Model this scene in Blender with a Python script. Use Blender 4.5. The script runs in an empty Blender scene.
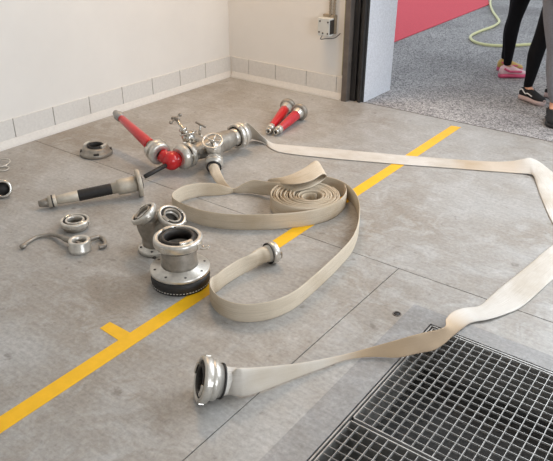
import bpy, bmesh, math, random
from mathutils import Vector, Matrix, Euler
random.seed(7)
C = bpy.context.scene
COL = C.collection
# ------------------------------------------------------------------ camera
FPX = 657.87
CR = Vector((0.80130835, 0.59823004, 0.00507527))
CU = Vector((-0.28543475, 0.37484677, 0.88205267))
CF = Vector((-0.52576795, 0.70824482, -0.47112348))
CAM = Vector((0, 0, 1.5))
cd = bpy.data.cameras.new('camera'); cam = bpy.data.objects.new('camera', cd); COL.objects.link(cam)
m3 = Matrix((CR, CU, -CF)).transposed()
cam.matrix_world = Matrix.Translation(CAM) @ m3.to_4x4()
cd.sensor_width = 36; cd.lens = FPX / 553 * 36; cd.clip_end = 200; cd.clip_start = .05
C.camera = cam
# ------------------------------------------------------------------ sky, lamps, exposure
W = bpy.data.worlds.new('sky'); C.world = W; W.use_nodes = True
bg = W.node_tree.nodes['Background']
bg.inputs[0].default_value = (.86, .93, 1, 1); bg.inputs[1].default_value = .95
def area(name, loc, rot, sx, sy, power, col):
    l = bpy.data.lights.new(name, 'AREA'); l.shape = 'RECTANGLE'; l.size = sx; l.size_y = sy
    l.energy = power; l.color = col
    o = bpy.data.objects.new(name, l); COL.objects.link(o); o.location = loc; o.rotation_euler = rot
    return o
R = math.radians
area('doorway_daylight', (.9, 4.15, 2.3), (R(-58), 0, 0), 4.0, 1.3, 155, (.88, .94, 1))
area('cool_side_fill', (5.6, -.4, 2.0), (0, R(74), R(-8)), 1.5, 2.2, 185, (.84, .91, 1))  # cool fill added to brighten the left wall; no opening behind it
area('warm_corner_fill', (-2.9, 3.5, 2.9), (R(14), R(-10), 0), .9, .25, 34, (1, .66, .36))  # unseen warm fill added to tint the back corner, not a known fixture
vs = C.view_settings; vs.view_transform = 'Standard'; vs.look = 'None'; vs.gamma = 1; vs.use_curve_mapping = False
vs.exposure = 0.0
# ------------------------------------------------------------------ helpers
def at(px, py, z=0.0):
    """world point at height z seen at this place of the photograph"""
    d = CF * FPX + CR * (px - 276.5) - CU * (py - 230.5)
    return CAM + d * ((z - 1.5) / d.z)
def mat(name, col, rough=.6, metal=0, var=.12, scale=20, bump=0, bscale=60, col2=None, spec=.5, coat=0):
    m = bpy.data.materials.new(name); m.use_nodes = True; nt = m.node_tree; N = nt.nodes; L = nt.links
    b = N['Principled BSDF']
    b.inputs['Roughness'].default_value = rough; b.inputs['Metallic'].default_value = metal
    b.inputs['Specular IOR Level'].default_value = spec; b.inputs['Coat Weight'].default_value = coat
    tc = N.new('ShaderNodeTexCoord'); nz = N.new('ShaderNodeTexNoise'); nz.inputs['Scale'].default_value = scale
    nz.inputs['Detail'].default_value = 6; nz.inputs['Roughness'].default_value = .6
    L.new(tc.outputs['Object'], nz.inputs['Vector'])
    cr = N.new('ShaderNodeValToRGB'); cr.color_ramp.elements[0].position = .32; cr.color_ramp.elements[1].position = .68
    c2 = col2 or tuple(max(0, c * (1 - var)) for c in col); c1 = col if col2 else tuple(min(1, c * (1 + var)) for c in col)
    cr.color_ramp.elements[0].color = (*c2, 1); cr.color_ramp.elements[1].color = (*c1, 1)
    L.new(nz.outputs[0], cr.inputs[0]); L.new(cr.outputs[0], b.inputs['Base Color'])
    if bump:
        n2 = N.new('ShaderNodeTexNoise'); n2.inputs['Scale'].default_value = bscale; n2.inputs['Detail'].default_value = 4
        L.new(tc.outputs['Object'], n2.inputs['Vector'])
        bp = N.new('ShaderNodeBump'); bp.inputs['Strength'].default_value = bump; bp.inputs['Distance'].default_value = .004
        L.new(n2.outputs[0], bp.inputs['Height']); L.new(bp.outputs[0], b.inputs['Normal'])
    return m
def lin(r, g, b):
    f = lambda c: ((c / 255 + .055) / 1.055) ** 2.4 if c > 10 else c / 255 / 12.92
    return (f(r), f(g), f(b))

def concrete(name, base, stain, light):
    m = bpy.data.materials.new(name); m.use_nodes = True; N = m.node_tree.nodes; L = m.node_tree.links
    b = N['Principled BSDF']; tc = N.new('ShaderNodeTexCoord')
    def noise(s, d=6, r=.6, dist=0):
        n = N.new('ShaderNodeTexNoise'); n.inputs['Scale'].default_value = s; n.inputs['Detail'].default_value = d
        n.inputs['Roughness'].default_value = r; n.inputs['Distortion'].default_value = dist
        L.new(tc.outputs['Object'], n.inputs['Vector']); return n
    def ramp(n, a, z, c0, c1):
        r = N.new('ShaderNodeValToRGB'); e = r.color_ramp.elements; e[0].position = a; e[1].position = z
        e[0].color = (*c0, 1); e[1].color = (*c1, 1); L.new(n.outputs[0], r.inputs[0]); return r
    def mix(f, a, c, mode='MIX'):
        x = N.new('ShaderNodeMix'); x.data_type = 'RGBA'; x.blend_type = mode
        if isinstance(f, float): x.inputs[0].default_value = f
        else: L.new(f, x.inputs[0])
        for i, q in ((6, a), (7, c)):
            if isinstance(q, tuple): x.inputs[i].default_value = (*q, 1)
            else: L.new(q, x.inputs[i])
        return x.outputs[2]
    big = ramp(noise(1.3, 5, .62, .4), .38, .66, (0, 0, 0), (1, 1, 1))
    c = mix(big.outputs[0], base, stain)
    med = ramp(noise(7, 8, .7, .8), .48, .74, (0, 0, 0), (1, 1, 1))
    c = mix(med.outputs[0], c, light)
    fine = ramp(noise(60, 6, .7), .3, .7, (.74, .74, .74), (1.12, 1.12, 1.12))
    c = mix(1.0, c, fine.outputs[0], 'MULTIPLY')
    mp = N.new('ShaderNodeMapping'); mp.inputs['Scale'].default_value = (3, 30, 1); mp.inputs['Rotation'].default_value = (0, 0, R(35))
    L.new(tc.outputs['Object'], mp.inputs[0]); n = noise(2.2, 5, .7); L.new(mp.outputs[0], n.inputs['Vector'])
    sc = ramp(n, .35, .62, (.88, .88, .88), (1.03, 1.03, 1.03)); c = mix(1.0, c, sc.outputs[0], 'MULTIPLY')
    sp = ramp(noise(18, 3, .5), .26, .34, (.66, .64, .62), (1, 1, 1)); c = mix(1.0, c, sp.outputs[0], 'MULTIPLY')
    L.new(c, b.inputs['Base Color'])
    rr = ramp(noise(5, 6, .7), .3, .75, (.36, .36, .36), (.55, .55, .55)); L.new(rr.outputs[0], b.inputs['Roughness'])
    bp = N.new('ShaderNodeBump'); bp.inputs['Strength'].default_value = .25; bp.inputs['Distance'].default_value = .003
    L.new(noise(90, 5, .7).outputs[0], bp.inputs['Height']); L.new(bp.outputs[0], b.inputs['Normal'])
    return m
def asphalt_mat():
    m = bpy.data.materials.new('asphalt'); m.use_nodes = True; N = m.node_tree.nodes; L = m.node_tree.links
    b = N['Principled BSDF']; b.inputs['Roughness'].default_value = .85; tc = N.new('ShaderNodeTexCoord')
    v = N.new('ShaderNodeTexVoronoi'); v.inputs['Scale'].default_value = 110; L.new(tc.outputs['Object'], v.inputs['Vector'])
    sx = N.new('ShaderNodeSeparateColor'); L.new(v.outputs['Color'], sx.inputs[0])
    r = N.new('ShaderNodeValToRGB'); e = r.color_ramp.elements; e[0].position = .1; e[1].position = .95
    e[0].color = (*lin(118, 116, 117), 1); e[1].color = (*lin(212, 209, 208), 1); L.new(sx.outputs[0], r.inputs[0])
    n = N.new('ShaderNodeTexNoise'); n.inputs['Scale'].default_value = .9; n.inputs['Detail'].default_value = 9; L.new(tc.outputs['Object'], n.inputs['Vector'])
    r2 = N.new('ShaderNodeValToRGB'); e = r2.color_ramp.elements; e[0].position = .35; e[1].position = .7
    e[0].color = (.62, .61, .61, 1); e[1].color = (1.08, 1.08, 1.08, 1); L.new(n.outputs[0], r2.inputs[0])
    x = N.new('ShaderNodeMix'); x.data_type = 'RGBA'; x.blend_type = 'MULTIPLY'; x.inputs[0].default_value = 1
    L.new(r.outputs[0], x.inputs[6]); L.new(r2.outputs[0], x.inputs[7]); L.new(x.outputs[2], b.inputs['Base Color'])
    bp = N.new('ShaderNodeBump'); bp.inputs['Strength'].default_value = .4; bp.inputs['Distance'].default_value = .006
    L.new(v.outputs['Distance'], bp.inputs['Height']); L.new(bp.outputs[0], b.inputs['Normal'])
    return m
def canvas_mat(name, c1, c2, stripe, tints=()):
    m = bpy.data.materials.new(name); m.use_nodes = True; N = m.node_tree.nodes; L = m.node_tree.links
    b = N['Principled BSDF']; b.inputs['Roughness'].default_value = .85; b.inputs['Specular IOR Level'].default_value = .25
    uv = N.new('ShaderNodeUVMap'); uv.uv_map = 'UVMap'
    mp = N.new('ShaderNodeMapping'); mp.inputs['Scale'].default_value = (2.2, 14, 1); L.new(uv.outputs[0], mp.inputs[0])
    n = N.new('ShaderNodeTexNoise'); n.inputs['Scale'].default_value = 4; n.inputs['Detail'].default_value = 6; n.inputs['Roughness'].default_value = .65
    L.new(mp.outputs[0], n.inputs['Vector'])
    r = N.new('ShaderNodeValToRGB'); e = r.color_ramp.elements; e[0].position = .3; e[1].position = .68
    e[0].color = (*c2, 1); e[1].color = (*c1, 1); L.new(n.outputs[0], r.inputs[0])
    tc = N.new('ShaderNodeTexCoord'); n3 = N.new('ShaderNodeTexNoise'); n3.inputs['Scale'].default_value = 3.2; n3.inputs['Detail'].default_value = 7
    L.new(tc.outputs['Object'], n3.inputs['Vector'])
    r3 = N.new('ShaderNodeValToRGB'); e = r3.color_ramp.elements; e[0].position = .3; e[1].position = .55
    e[0].color = (.66, .58, .47, 1); e[1].color = (1, 1, 1, 1); L.new(n3.outputs[0], r3.inputs[0])
    x = N.new('ShaderNodeMix'); x.data_type = 'RGBA'; x.blend_type = 'MULTIPLY'; x.inputs[0].default_value = .8
    L.new(r.outputs[0], x.inputs[6]); L.new(r3.outputs[0], x.inputs[7])
    # faint woven marking line along the middle
    sp = N.new('ShaderNodeSeparateXYZ'); L.new(uv.outputs[0], sp.inputs[0])
    ms = N.new('ShaderNodeMath'); ms.operation = 'SUBTRACT'; ms.inputs[1].default_value = .0; L.new(sp.outputs[1], ms.inputs[0])
    ab = N.new('ShaderNodeMath'); ab.operation = 'ABSOLUTE'; L.new(ms.outputs[0], ab.inputs[0])
    lt = N.new('ShaderNodeMath'); lt.operation = 'LESS_THAN'; lt.inputs[1].default_value = .035; L.new(ab.outputs[0], lt.inputs[0])
    ml = N.new('ShaderNodeMath'); ml.operation = 'MULTIPLY'; ml.inputs[1].default_value = stripe; L.new(lt.outputs[0], ml.inputs[0])
    y = N.new('ShaderNodeMix'); y.data_type = 'RGBA'; L.new(ml.outputs[0], y.inputs[0]); L.new(x.outputs[2], y.inputs[6]); y.inputs[7].default_value = (.2, .17, .12, 1)
    out = y.outputs[2]
    for (u0, u1, col, amt) in tints:            # tan stretches blended into the canvas colour, in metres along the hose
        cr = N.new('ShaderNodeValToRGB'); e = cr.color_ramp.elements; e[0].position = 0; e[0].color = (0, 0, 0, 1)
        for p_, q_ in ((.22, amt), (.78, amt)): k = e.new(p_); k.color = (q_, q_, q_, 1)
        e[len(e) - 1].position = 1; e[len(e) - 1].color = (0, 0, 0, 1)
        mr = N.new('ShaderNodeMapRange'); mr.inputs[1].default_value = u0; mr.inputs[2].default_value = u1
        L.new(sp.outputs[0], mr.inputs[0]); L.new(mr.outputs[0], cr.inputs[0])
        z = N.new('ShaderNodeMix'); z.data_type = 'RGBA'; L.new(cr.outputs[0], z.inputs[0]); L.new(out, z.inputs[6]); z.inputs[7].default_value = (*col, 1); out = z.outputs[2]
    L.new(out, b.inputs['Base Color'])
    w = N.new('ShaderNodeTexWave'); w.inputs['Scale'].default_value = 90; w.inputs['Distortion'].default_value = 1; L.new(uv.outputs[0], w.inputs['Vector'])
    bp = N.new('ShaderNodeBump'); bp.inputs['Strength'].default_value = .25; bp.inputs['Distance'].default_value = .002
    L.new(n.outputs[0], bp.inputs['Height']); L.new(bp.outputs[0], b.inputs['Normal'])
    return m
M = {}
M['floor'] = concrete('polished_concrete', lin(176, 174, 171), lin(154, 145, 134), lin(189, 188, 186))
M['patch'] = concrete('patch_concrete', lin(154, 153, 152), lin(142, 139, 136), lin(170, 170, 171))
M['asphalt'] = asphalt_mat()
M['wall'] = mat('wall_paint', lin(229, 226, 221), .8, var=.025, scale=2.5, bump=.1, bscale=120)
M['outer_wall'] = mat('pebble_render', lin(222, 224, 230), .9, var=.12, scale=90, bump=.8, bscale=140)
M['tile'] = mat('baseboard_tile', lin(219, 216, 211), .6, var=.05, scale=60)
M['grout'] = mat('grout', lin(120, 112, 102), .9)
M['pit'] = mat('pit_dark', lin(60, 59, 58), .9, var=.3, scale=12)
M['zinc'] = mat('galvanised_steel', lin(166, 164, 161), .5, .5, var=.2, scale=30)
M['alu'] = mat('cast_aluminium', lin(206, 201, 192), .34, .65, var=.16, scale=35, bump=.15, bscale=150)
M['alu_dull'] = mat('dull_aluminium', lin(150, 143, 133), .45, .5, var=.2, scale=30, bump=.2, bscale=120)
M['beige'] = mat('beige_metal', lin(186, 177, 162), .5, .25, var=.15, scale=25)
M['chrome'] = mat('worn_chrome', lin(200, 196, 188), .22, .95, var=.15, scale=30)
M['rubber'] = mat('black_rubber', lin(38, 36, 35), .6, var=.3, scale=40)
M['bore'] = mat('dark_bore', lin(60, 56, 52), .5, .3, var=.3, scale=40)
M['stitch'] = mat('white_thread', lin(215, 210, 200), .8)
M['red'] = mat('red_plastic', lin(196, 24, 30), .3, var=.08, scale=12, coat=.4)
M['red2'] = mat('worn_red', lin(190, 40, 50), .38, var=.14, scale=30, coat=.2)
M['canvas'] = None
M['yellow'] = mat('yellow_paint', lin(240, 184, 20), .5, var=.06, scale=14, bump=.1)
M['carpet'] = mat('red_carpet', lin(232, 92, 104), .95, var=.14, scale=160, bump=.5, bscale=300)
M['steel'] = mat('jamb_steel', lin(112, 104, 98), .5, .4, var=.15, scale=12)
M['dark'] = mat('dark_channel', lin(40, 38, 37), .6, var=.3, scale=9)
M['olive'] = mat('olive_trim', lin(150, 145, 110), .7)
M['box'] = mat('grey_box', lin(205, 206, 202), .5, var=.05)
M['boxdark'] = mat('dark_socket', lin(45, 42, 40), .5)
M['conduit'] = mat('conduit', lin(150, 138, 120), .6, var=.2, scale=60)
M['garden'] = mat('pale_yellow_hose', lin(232, 230, 172), .4, var=.1, scale=4)
M['skin'] = mat('skin', lin(214, 160, 132), .55, var=.05)
M['legging'] = mat('black_legging', lin(15, 14, 17), .85, spec=.2, var=.2, scale=30)
M['greypant'] = mat('grey_legging', lin(120, 120, 126), .85, var=.12, scale=120)
M['shirt'] = mat('plain_shirt', lin(90, 96, 110), .85)
M['hair'] = mat('brown_hair', lin(60, 42, 30), .6, var=.3, scale=60)
M['pink'] = mat('pink_shoe', lin(222, 92, 128), .6, var=.1)
M['palepink'] = mat('pale_pink_sole', lin(236, 196, 200), .6, var=.05)
M['mustard'] = mat('mustard_shoe', lin(206, 170, 96), .6)
M['white'] = mat('white_trim', lin(232, 230, 226), .6, var=.03)
M['blackshoe'] = mat('black_canvas_shoe', lin(24, 23, 25), .8, var=.2)
M['solepink'] = mat('dusty_sole', lin(196, 172, 166), .7, var=.08)
M['ink'] = mat('faded_ink', lin(150, 136, 112), .8)

class MB:
    def __init__(s): s.bm = bmesh.new(); s.uv = None
    def _add(s, verts, faces, mx=None, smooth=True):
        vs_ = [s.bm.verts.new(mx @ Vector(v) if mx else Vector(v)) for v in verts]
        out = []
        for f in faces:
            try:
                q = s.bm.faces.new([vs_[i] for i in f]); q.smooth = smooth; out.append(q)
            except ValueError: pass
        return out
    def lathe(s, prof, mx=None, seg=40, closed=False, smooth=True):
        v = []; f = []; n = len(prof)
        for (r_, z) in prof:
            for k in range(seg):
                a = 2 * math.pi * k / seg; v.append((r_ * math.cos(a), r_ * math.sin(a), z))
        for i in range(n if closed else n - 1):
            j = (i + 1) % n
            for k in range(seg):
                l = (k + 1) % seg; f.append((i * seg + k, i * seg + l, j * seg + l, j * seg + k))
        if not closed:
            if prof[0][0] > 1e-5: f.append(tuple(range(seg))[::-1])
            if prof[-1][0] > 1e-5: f.append(tuple((n - 1) * seg + k for k in range(seg)))
        s._add(v, f, mx, smooth); return s
    def box(s, a, b, mx=None):
        x0, y0, z0 = a; x1, y1, z1 = b
        v = [(x0, y0, z0), (x1, y0, z0), (x1, y1, z0), (x0, y1, z0), (x0, y0, z1), (x1, y0, z1), (x1, y1, z1), (x0, y1, z1)]
        s._add(v, [(0, 3, 2, 1), (4, 5, 6, 7), (0, 1, 5, 4), (1, 2, 6, 5), (2, 3, 7, 6), (3, 0, 4, 7)], mx, False); return s
    def arc(s, r0, r1, z0, z1, a0, a1, mx=None, n=10):
        v = []; f = []
        for k in range(n + 1):
            a = a0 + (a1 - a0) * k / n; c, d = math.cos(a), math.sin(a)
            v += [(r0 * c, r0 * d, z0), (r1 * c, r1 * d, z0), (r1 * c, r1 * d, z1), (r0 * c, r0 * d, z1)]
        for k in range(n):
            for q in range(4): f.append((4 * k + q, 4 * k + (q + 1) % 4, 4 * k + 4 + (q + 1) % 4, 4 * k + 4 + q))
        f += [(3, 2, 1, 0), (4 * n, 4 * n + 1, 4 * n + 2, 4 * n + 3)]
        s._add(v, f, mx, False); return s
    def tube(s, pts, rad, seg=12, closed=False, smooth_pts=6, caps=True):
        P = spline([tuple(p) for p in pts], smooth_pts, closed) if smooth_pts > 1 else [Vector(p) for p in pts]
        n = len(P); rads = rad if isinstance(rad, (list, tuple)) else None
        nrm = None; v = []; f = []
        for i, p in enumerate(P):
            t = (P[(i + 1) % n] - P[i - 1]) if closed else (P[min(i + 1, n - 1)] - P[max(i - 1, 0)])
            t.normalize()
            if nrm is None: nrm = t.orthogonal().normalized()
            nrm = (nrm - t * nrm.dot(t)).normalized(); bi = t.cross(nrm)
            if rads: u = i / (n - 1) * (len(rads) - 1); a = int(min(u, len(rads) - 2)); rr = rads[a] + (rads[a + 1] - rads[a]) * (u - a)
            else: rr = rad
            for k in range(seg):
                a = 2 * math.pi * k / seg; v.append(p + (nrm * math.cos(a) + bi * math.sin(a)) * rr)
        for i in range(n if closed else n - 1):
            j = (i + 1) % n
            for k in range(seg):
                l = (k + 1) % seg; f.append((i * seg + k, i * seg + l, j * seg + l, j * seg + k))
        if not closed and caps: f += [tuple(range(seg))[::-1], tuple((n - 1) * seg + k for k in range(seg))]
        s._add(v, f); return s
    def sphere(s, c, r_, sc=(1, 1, 1), mx=None, u=20, v=14):
        mm = (mx or Matrix()) @ Matrix.Translation(c) @ Matrix.Diagonal((r_ * sc[0], r_ * sc[1], r_ * sc[2], 1))
        g = bmesh.ops.create_uvsphere(s.bm, u_segments=u, v_segments=v, radius=1, matrix=mm)
        for w in g['verts']:
            for q in w.link_faces: q.smooth = True
        return s
    def build(s, name, m, parent=None, bevel=0):
        bmesh.ops.recalc_face_normals(s.bm, faces=s.bm.faces)
        me = bpy.data.meshes.new(name); s.bm.to_mesh(me); s.bm.free()
        o = bpy.data.objects.new(name, me); COL.objects.link(o); me.materials.append(m)
        if parent: o.parent = parent
        if bevel:
            b = o.modifiers.new('bevel', 'BEVEL'); b.width = bevel; b.segments = 2; b.limit_method = 'ANGLE'
        return o
def spline(P, k=8, closed=False):
    P = [Vector(p) for p in P]; n = len(P); out = []
    if n < 3 and not closed: return [P[0].lerp(P[-1], i / k) for i in range(k + 1)]
    for i in range(n if closed else n - 1):
        g = (lambda j: P[j % n]) if closed else (lambda j: P[max(0, min(n - 1, j))])
        a, b, c, d = g(i - 1), g(i), g(i + 1), g(i + 2)
        for q in range(k):
            t = q / k
            out.append(.5 * ((2 * b) + (c - a) * t + (2 * a - 5 * b + 4 * c - d) * t * t + (3 * b - a - 3 * c + d) * t ** 3))
    if not closed: out.append(P[-1])
    return out
runs = []
def strip(mb, ctrl, k=8, cap=True):
    """flattened hose: ctrl = (edge1 xyz, edge2 xyz, half thickness)"""
    n = len(ctrl)
    A = spline([c[0] for c in ctrl], k); B = spline([c[1] for c in ctrl], k)
    T = spline([(c[2] if len(c) > 2 else .0028, 0, 0) for c in ctrl], k)
    uvl = mb.bm.loops.layers.uv.get('UVMap') or mb.bm.loops.layers.uv.new('UVMap')
    us = [-1, -.96, -.8, -.45, 0, .45, .8, .96, 1]; ring = [(u, 1) for u in us] + [(u, -1) for u in us[-2:0:-1]]
    rows = []; run = 0; info = {}
    prev = None
    for i in range(len(A)):
        c = (A[i] + B[i]) / 2; h = (A[i] - B[i]) / 2
        j0, j1 = max(i - 1, 0), min(i + 1, len(A) - 1)
        t = ((A[j1] + B[j1]) - (A[j0] + B[j0])).normalized()
        nn = t.cross(h)
        if nn.length < 1e-6: nn = prev
        nn = nn.normalized(); prev = nn
        if i: run += (c - pc).length
        pc = c; th = max(.0015, T[i].x); row = []
        for (u, sg) in ring:
            e = math.sqrt(max(0, 1 - abs(u) ** (2 if th > .012 else 8)))
            v = mb.bm.verts.new(c + h * u + nn * th * e * sg); row.append(v); info[v] = (run, u)
        rows.append(row)
    m_ = len(ring)
    for i in range(len(rows) - 1):
        for q in range(m_):
            f = mb.bm.faces.new((rows[i][q], rows[i][(q + 1) % m_], rows[i + 1][(q + 1) % m_], rows[i + 1][q])); f.smooth = True
            for l in f.loops: l[uvl].uv = info[l.vert]
    runs.append([info[rows[min(i * k, len(rows) - 1)][0]][0] for i in range(n)])
    if cap:
        mb.bm.faces.new(rows[0][::-1]); mb.bm.faces.new(rows[-1])
def frame_mx(p, zdir, up=(0, 0, 1)):
    z = Vector(zdir).normalized(); x = Vector(up).cross(z)
    if x.length < 1e-4: x = Vector((1, 0, 0))
    x.normalize(); y = z.cross(x)
    return Matrix.Translation(p) @ Matrix((x, y, z)).transposed().to_4x4()
def thing(name, label, cat, loc=(0, 0, 0), group=None, mx=None):
    o = bpy.data.objects.new(name, None); COL.objects.link(o); o.empty_display_size = .05
    o.matrix_world = mx if mx else Matrix.Translation(loc)
    o['label'] = label; o['category'] = cat
    if group: o['group'] = group
    return o
def tag(o, label, cat, group=None):
    o['label'] = label; o['category'] = cat
    if group: o['group'] = group
    return o
def struct(o): o['kind'] = 'structure'; return o
def loc_inv(root): return root.matrix_world.inverted()

# ------------------------------------------------------------------ the setting
XL, YB, HX = -3.69, 4.284, 4.0
GX0, GY1, GYM, GY0 = -.745, 2.0, 1.39, .78          # grating pit edges
GX1 = .255
g = .0021
f = MB()
def slab(x0, y0, x1, y1, m=f): m.box((x0, y0, -.3), (x1, y1, 0))
slab(XL, 2.297 + g, 6, 4.318)
slab(XL, -5, -1.038 - g, 2.297 - g)
slab(-1.038 + g, 2.09, 6, 2.297 - g)
slab(-1.038 + g, -5, -.86, 2.09)
slab(.37, -5, 6, 2.09); slab(-.86, -5, .37, .66)
f.box((XL, -5, -.36), (6, 4.318, -.302)); f.box((XL, 2.29, -.2), (-.87, 2.304, -.009)); f.box((-.87, 2.29, -.2), (6, 2.304, -.009)); f.box((-1.045, -5, -.2), (-1.03, 2.288, -.009))
struct(f.build('floor', M['floor']))
p = MB()
p.box((-.86, .66, -.3), (GX0 - .006, 2.09, 0)); p.box((GX0 - .006, GY1 + .006, -.3), (.37, 2.09, 0))
p.box((GX1 + .006, .66, -.3), (.37, GY1 + .006, 0)); p.box((GX0 - .006, .66, -.3), (GX1 + .006, GY0 - .006, 0))
struct(p.build('trim_1', M['patch']))
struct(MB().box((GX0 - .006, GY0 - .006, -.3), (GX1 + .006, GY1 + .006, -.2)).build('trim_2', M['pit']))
struct(MB().box((-30, 4.32, -.4), (30, 45, -.012)).build('ground', M['asphalt']))
struct(MB().box((XL - .2, -5, -.02), (XL, YB, HX)).build('wall_left', M['wall']))
w = MB(); w.box((XL - .2, YB, -.02), (-2.545, 4.34, HX)); w.box((-2.545, YB, 3.1), (3.6, 4.34, HX)); w.box((3.6, YB, -.02), (6, 4.34, HX))
struct(w.build('wall_back', M['wall']))
w = MB(); w.box((-30, 4.345, -.02), (-2.405, 4.78, HX + .3)); w.box((-2.405, 4.345, 3.1), (3.6, 4.78, HX + .3)); w.box((3.6, 4.345, -.02), (9, 4.78, HX + .3))
struct(w.build('wall_outer', M['outer_wall']))
struct(MB().box((6, -5, -.02), (6.2, YB, HX)).build('wall_right', M['wall']))
struct(MB().box((XL - .2, -5.2, -.02), (6.2, -5, HX)).build('wall_front', M['wall']))
struct(MB().box((XL - .2, -5.2, HX), (6.2, 4.34, HX + .15)).build('ceiling', M['wall']))
# tiled baseboards with cove skirting
def baseboard(name, a, b, nrm, joints, L_):
    root = MB(); d = (Vector(b) - Vector(a)).normalized(); n_ = Vector(nrm)
    mx = Matrix((d, n_, Vector((0, 0, 1)))).transposed().to_4x4(); mx.translation = Vector(a)
    js = [0] + joints + [L_]
    for i in range(len(js) - 1):
        root.box((js[i] + (.0025 if i else 0), .0005, .045), (js[i + 1] - (.0025 if i < len(js) - 2 else 0), .010, .172), mx)
    o = struct(root.build(name, M['tile'], bevel=.0015))
    gr = MB(); gr.box((0, .0003, .05), (L_, .004, .168), mx); gr.build('grout', M['grout'], o)
    sk = MB(); pr = [(.0005, 0), (.03, 0), (.028, .012), (.018, .034), (.0125, .048), (.0005, .049)]
    v = []; 
    for x in (0, L_): v += [(x, y, z) for y, z in pr]
    k = len(pr); fs = [(i, (i + 1) % k, k + (i + 1) % k, k + i) for i in range(k)] + [tuple(range(k))[::-1], tuple(range(k, 2 * k))]
    sk._add(v, fs, mx, False); sk.build('cove_skirting', M['tile'], o)
jl = []; y = 4.265
while y > -5: jl.append(YB - y); y -= .297
baseboard('baseboard_left', (XL, YB - .0, 0), (XL, -5, 0), (1, 0, 0), jl[1:], 9.28)
baseboard('baseboard_back', (XL + .035, YB, 0), (-2.545, YB, 0), (0, -1, 0), [.18, .46, .765, 1.045], 1.1)
# door jamb, dark channel and slim trim
j = MB(); j.box((-2.545, 4.245, 0), (-2.50, 4.33, 3.1)); struct(j.build('door_1', M['steel'], bevel=.003))
j = MB(); j.box((-2.50, 4.30, 0), (-2.455, 4.344, 3.1)); j.box((-2.43, 4.29, 0), (-2.405, 4.344, 3.1)); struct(j.build('trim_3', M['dark'], bevel=.003))
struct(MB().box((-2.5, 4.318, -.01), (-2.40, 4.344, 3.1)).build('trim_4', M['dark']))
struct(MB().box((-2.565, 4.27, .19), (-2.548, 4.2839, 3.1)).build('trim_5', M['olive'], bevel=.002))
struct(MB().box((-2.40, 4.3185, -.03), (3.6, 4.345, -.004)).build('trim_6', M['steel']))

# red carpet outside
a = at(395, 41); b_ = at(489, 4)
dr = Vector((b_.x - a.x, b_.y - a.y, 0)); P0 = Vector((a.x, a.y, 0)) - dr * .45; P1 = Vector((b_.x, b_.y, 0))
q0 = at(487.3, -6); nn = Vector((q0.x - b_.x, q0.y - b_.y, 0)).normalized() * 7
c = MB(); v = []
for z in (-.0115, -.002):
    for q in (P0, P1, P1 + nn, P0 + nn): v.append((q.x, q.y, z))
c._add(v, [(0, 3, 2, 1), (4, 5, 6, 7), (0, 1, 5, 4), (1, 2, 6, 5), (2, 3, 7, 6), (3, 0, 4, 7)], None, False)
tag(c.build('red_carpet', M['carpet']), 'large red carpet laid on the asphalt yard outside the doorway', 'carpet')

# small round hole fitting in the floor
hp = at(397, 314, 0); t = thing('floor_socket', 'small dark round socket hole in the concrete beside the grating corner', 'floor socket', hp)
m = MB(); m.lathe([(.013, .0002), (.0175, .0002), (.0165, .0022), (.013, .0022)], None, 24, True); m.build('rim', M['steel'], t)
m = MB(); m.lathe([(.0001, .0002), (.0128, .0002), (.0128, .0007), (.0001, .0007)], None, 24); m.build('plug', M['rubber'], t)

# yellow floor marking
c = MB()
def flat(c, pts, z0=.0002, z1=.0012):
    n = len(pts); c._add([(x, y, z0) for x, y in pts] + [(x, y, z1) for x, y in pts],
        [tuple(range(n))[::-1], tuple(range(n, 2 * n))] + [(i, (i + 1) % n, n + (i + 1) % n, n + i) for i in range(n)], None, False)
flat(c, [(-1.552, -2), (-1.565, 4.232), (-1.632, 4.222), (-1.615, -2)])
flat(c, [(-1.6240, 1.215), (-1.6242, 1.272), (-1.737, 1.272), (-1.735, 1.222)])
tag(c.build('floor_line', M['yellow']), 'yellow painted line with a short side tick running across the concrete floor', 'floor marking')

# floor gratings
def grating(name, label, x0, y0, x1, y1, p=.0333):
    t = thing(name, label, 'grating', ((x0 + x1) / 2, (y0 + y1) / 2, -.03)); I = Matrix.Translation(-t.location)
    b = MB()
    for (a, q) in (((x0, y0), (x1, y0 + .004)), ((x0, y1 - .004), (x1, y1)), ((x0, y0), (x0 + .004, y1)), ((x1 - .004, y0), (x1, y1))):
        b.box((*a, -.03), (*q, -.001), I)
    b.build('border', M['zinc'], t)
    b = MB(); n = round((x1 - x0) / p)
    for i in range(1, n):
        x = x0 + (x1 - x0) * i / n; b.box((x - .0010, y0 + .004, -.014), (x + .0010, y1 - .004, -.002), I)
    b.build('bearing_bars', M['zinc'], t)
    b = MB(); n = round((y1 - y0) / p)
    for i in range(1, n):
        y = y0 + (y1 - y0) * i / n; b.box((x0 + .004, y - .0008, -.010), (x1 - .004, y + .0008, -.003), I)
    b.build('cross_bars', M['zinc'], t)
grating('floor_grating', 'square mesh steel floor grating lying under the wide hose', GX0 + .012, GYM + .006, GX1 - .008, GY1 - .012)
grating('floor_grating', 'square mesh steel floor grating at the bottom edge, nearer than the hose-crossed one', GX0 + .012, GY0 + .012, GX1 - .008, GYM - .006)
fr = MB()
for (a, q) in (((GX0, GY0), (GX0 + .005, GY1)), ((GX1 - .005, GY0), (GX1, GY1)), ((GX0, GY0), (GX1, GY0 + .005)), ((GX0, GY1 - .005), (GX1, GY1))):
    fr.box((*a, -.2), (*q, -.0005))
fr.box((GX0 + .006, GYM - .002, -.199), (GX1 - .006, GYM + .002, -.0315))
tag(fr.build('grating_frame', M['zinc']), 'steel angle frame set in the concrete around the floor gratings', 'frame')

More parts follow.
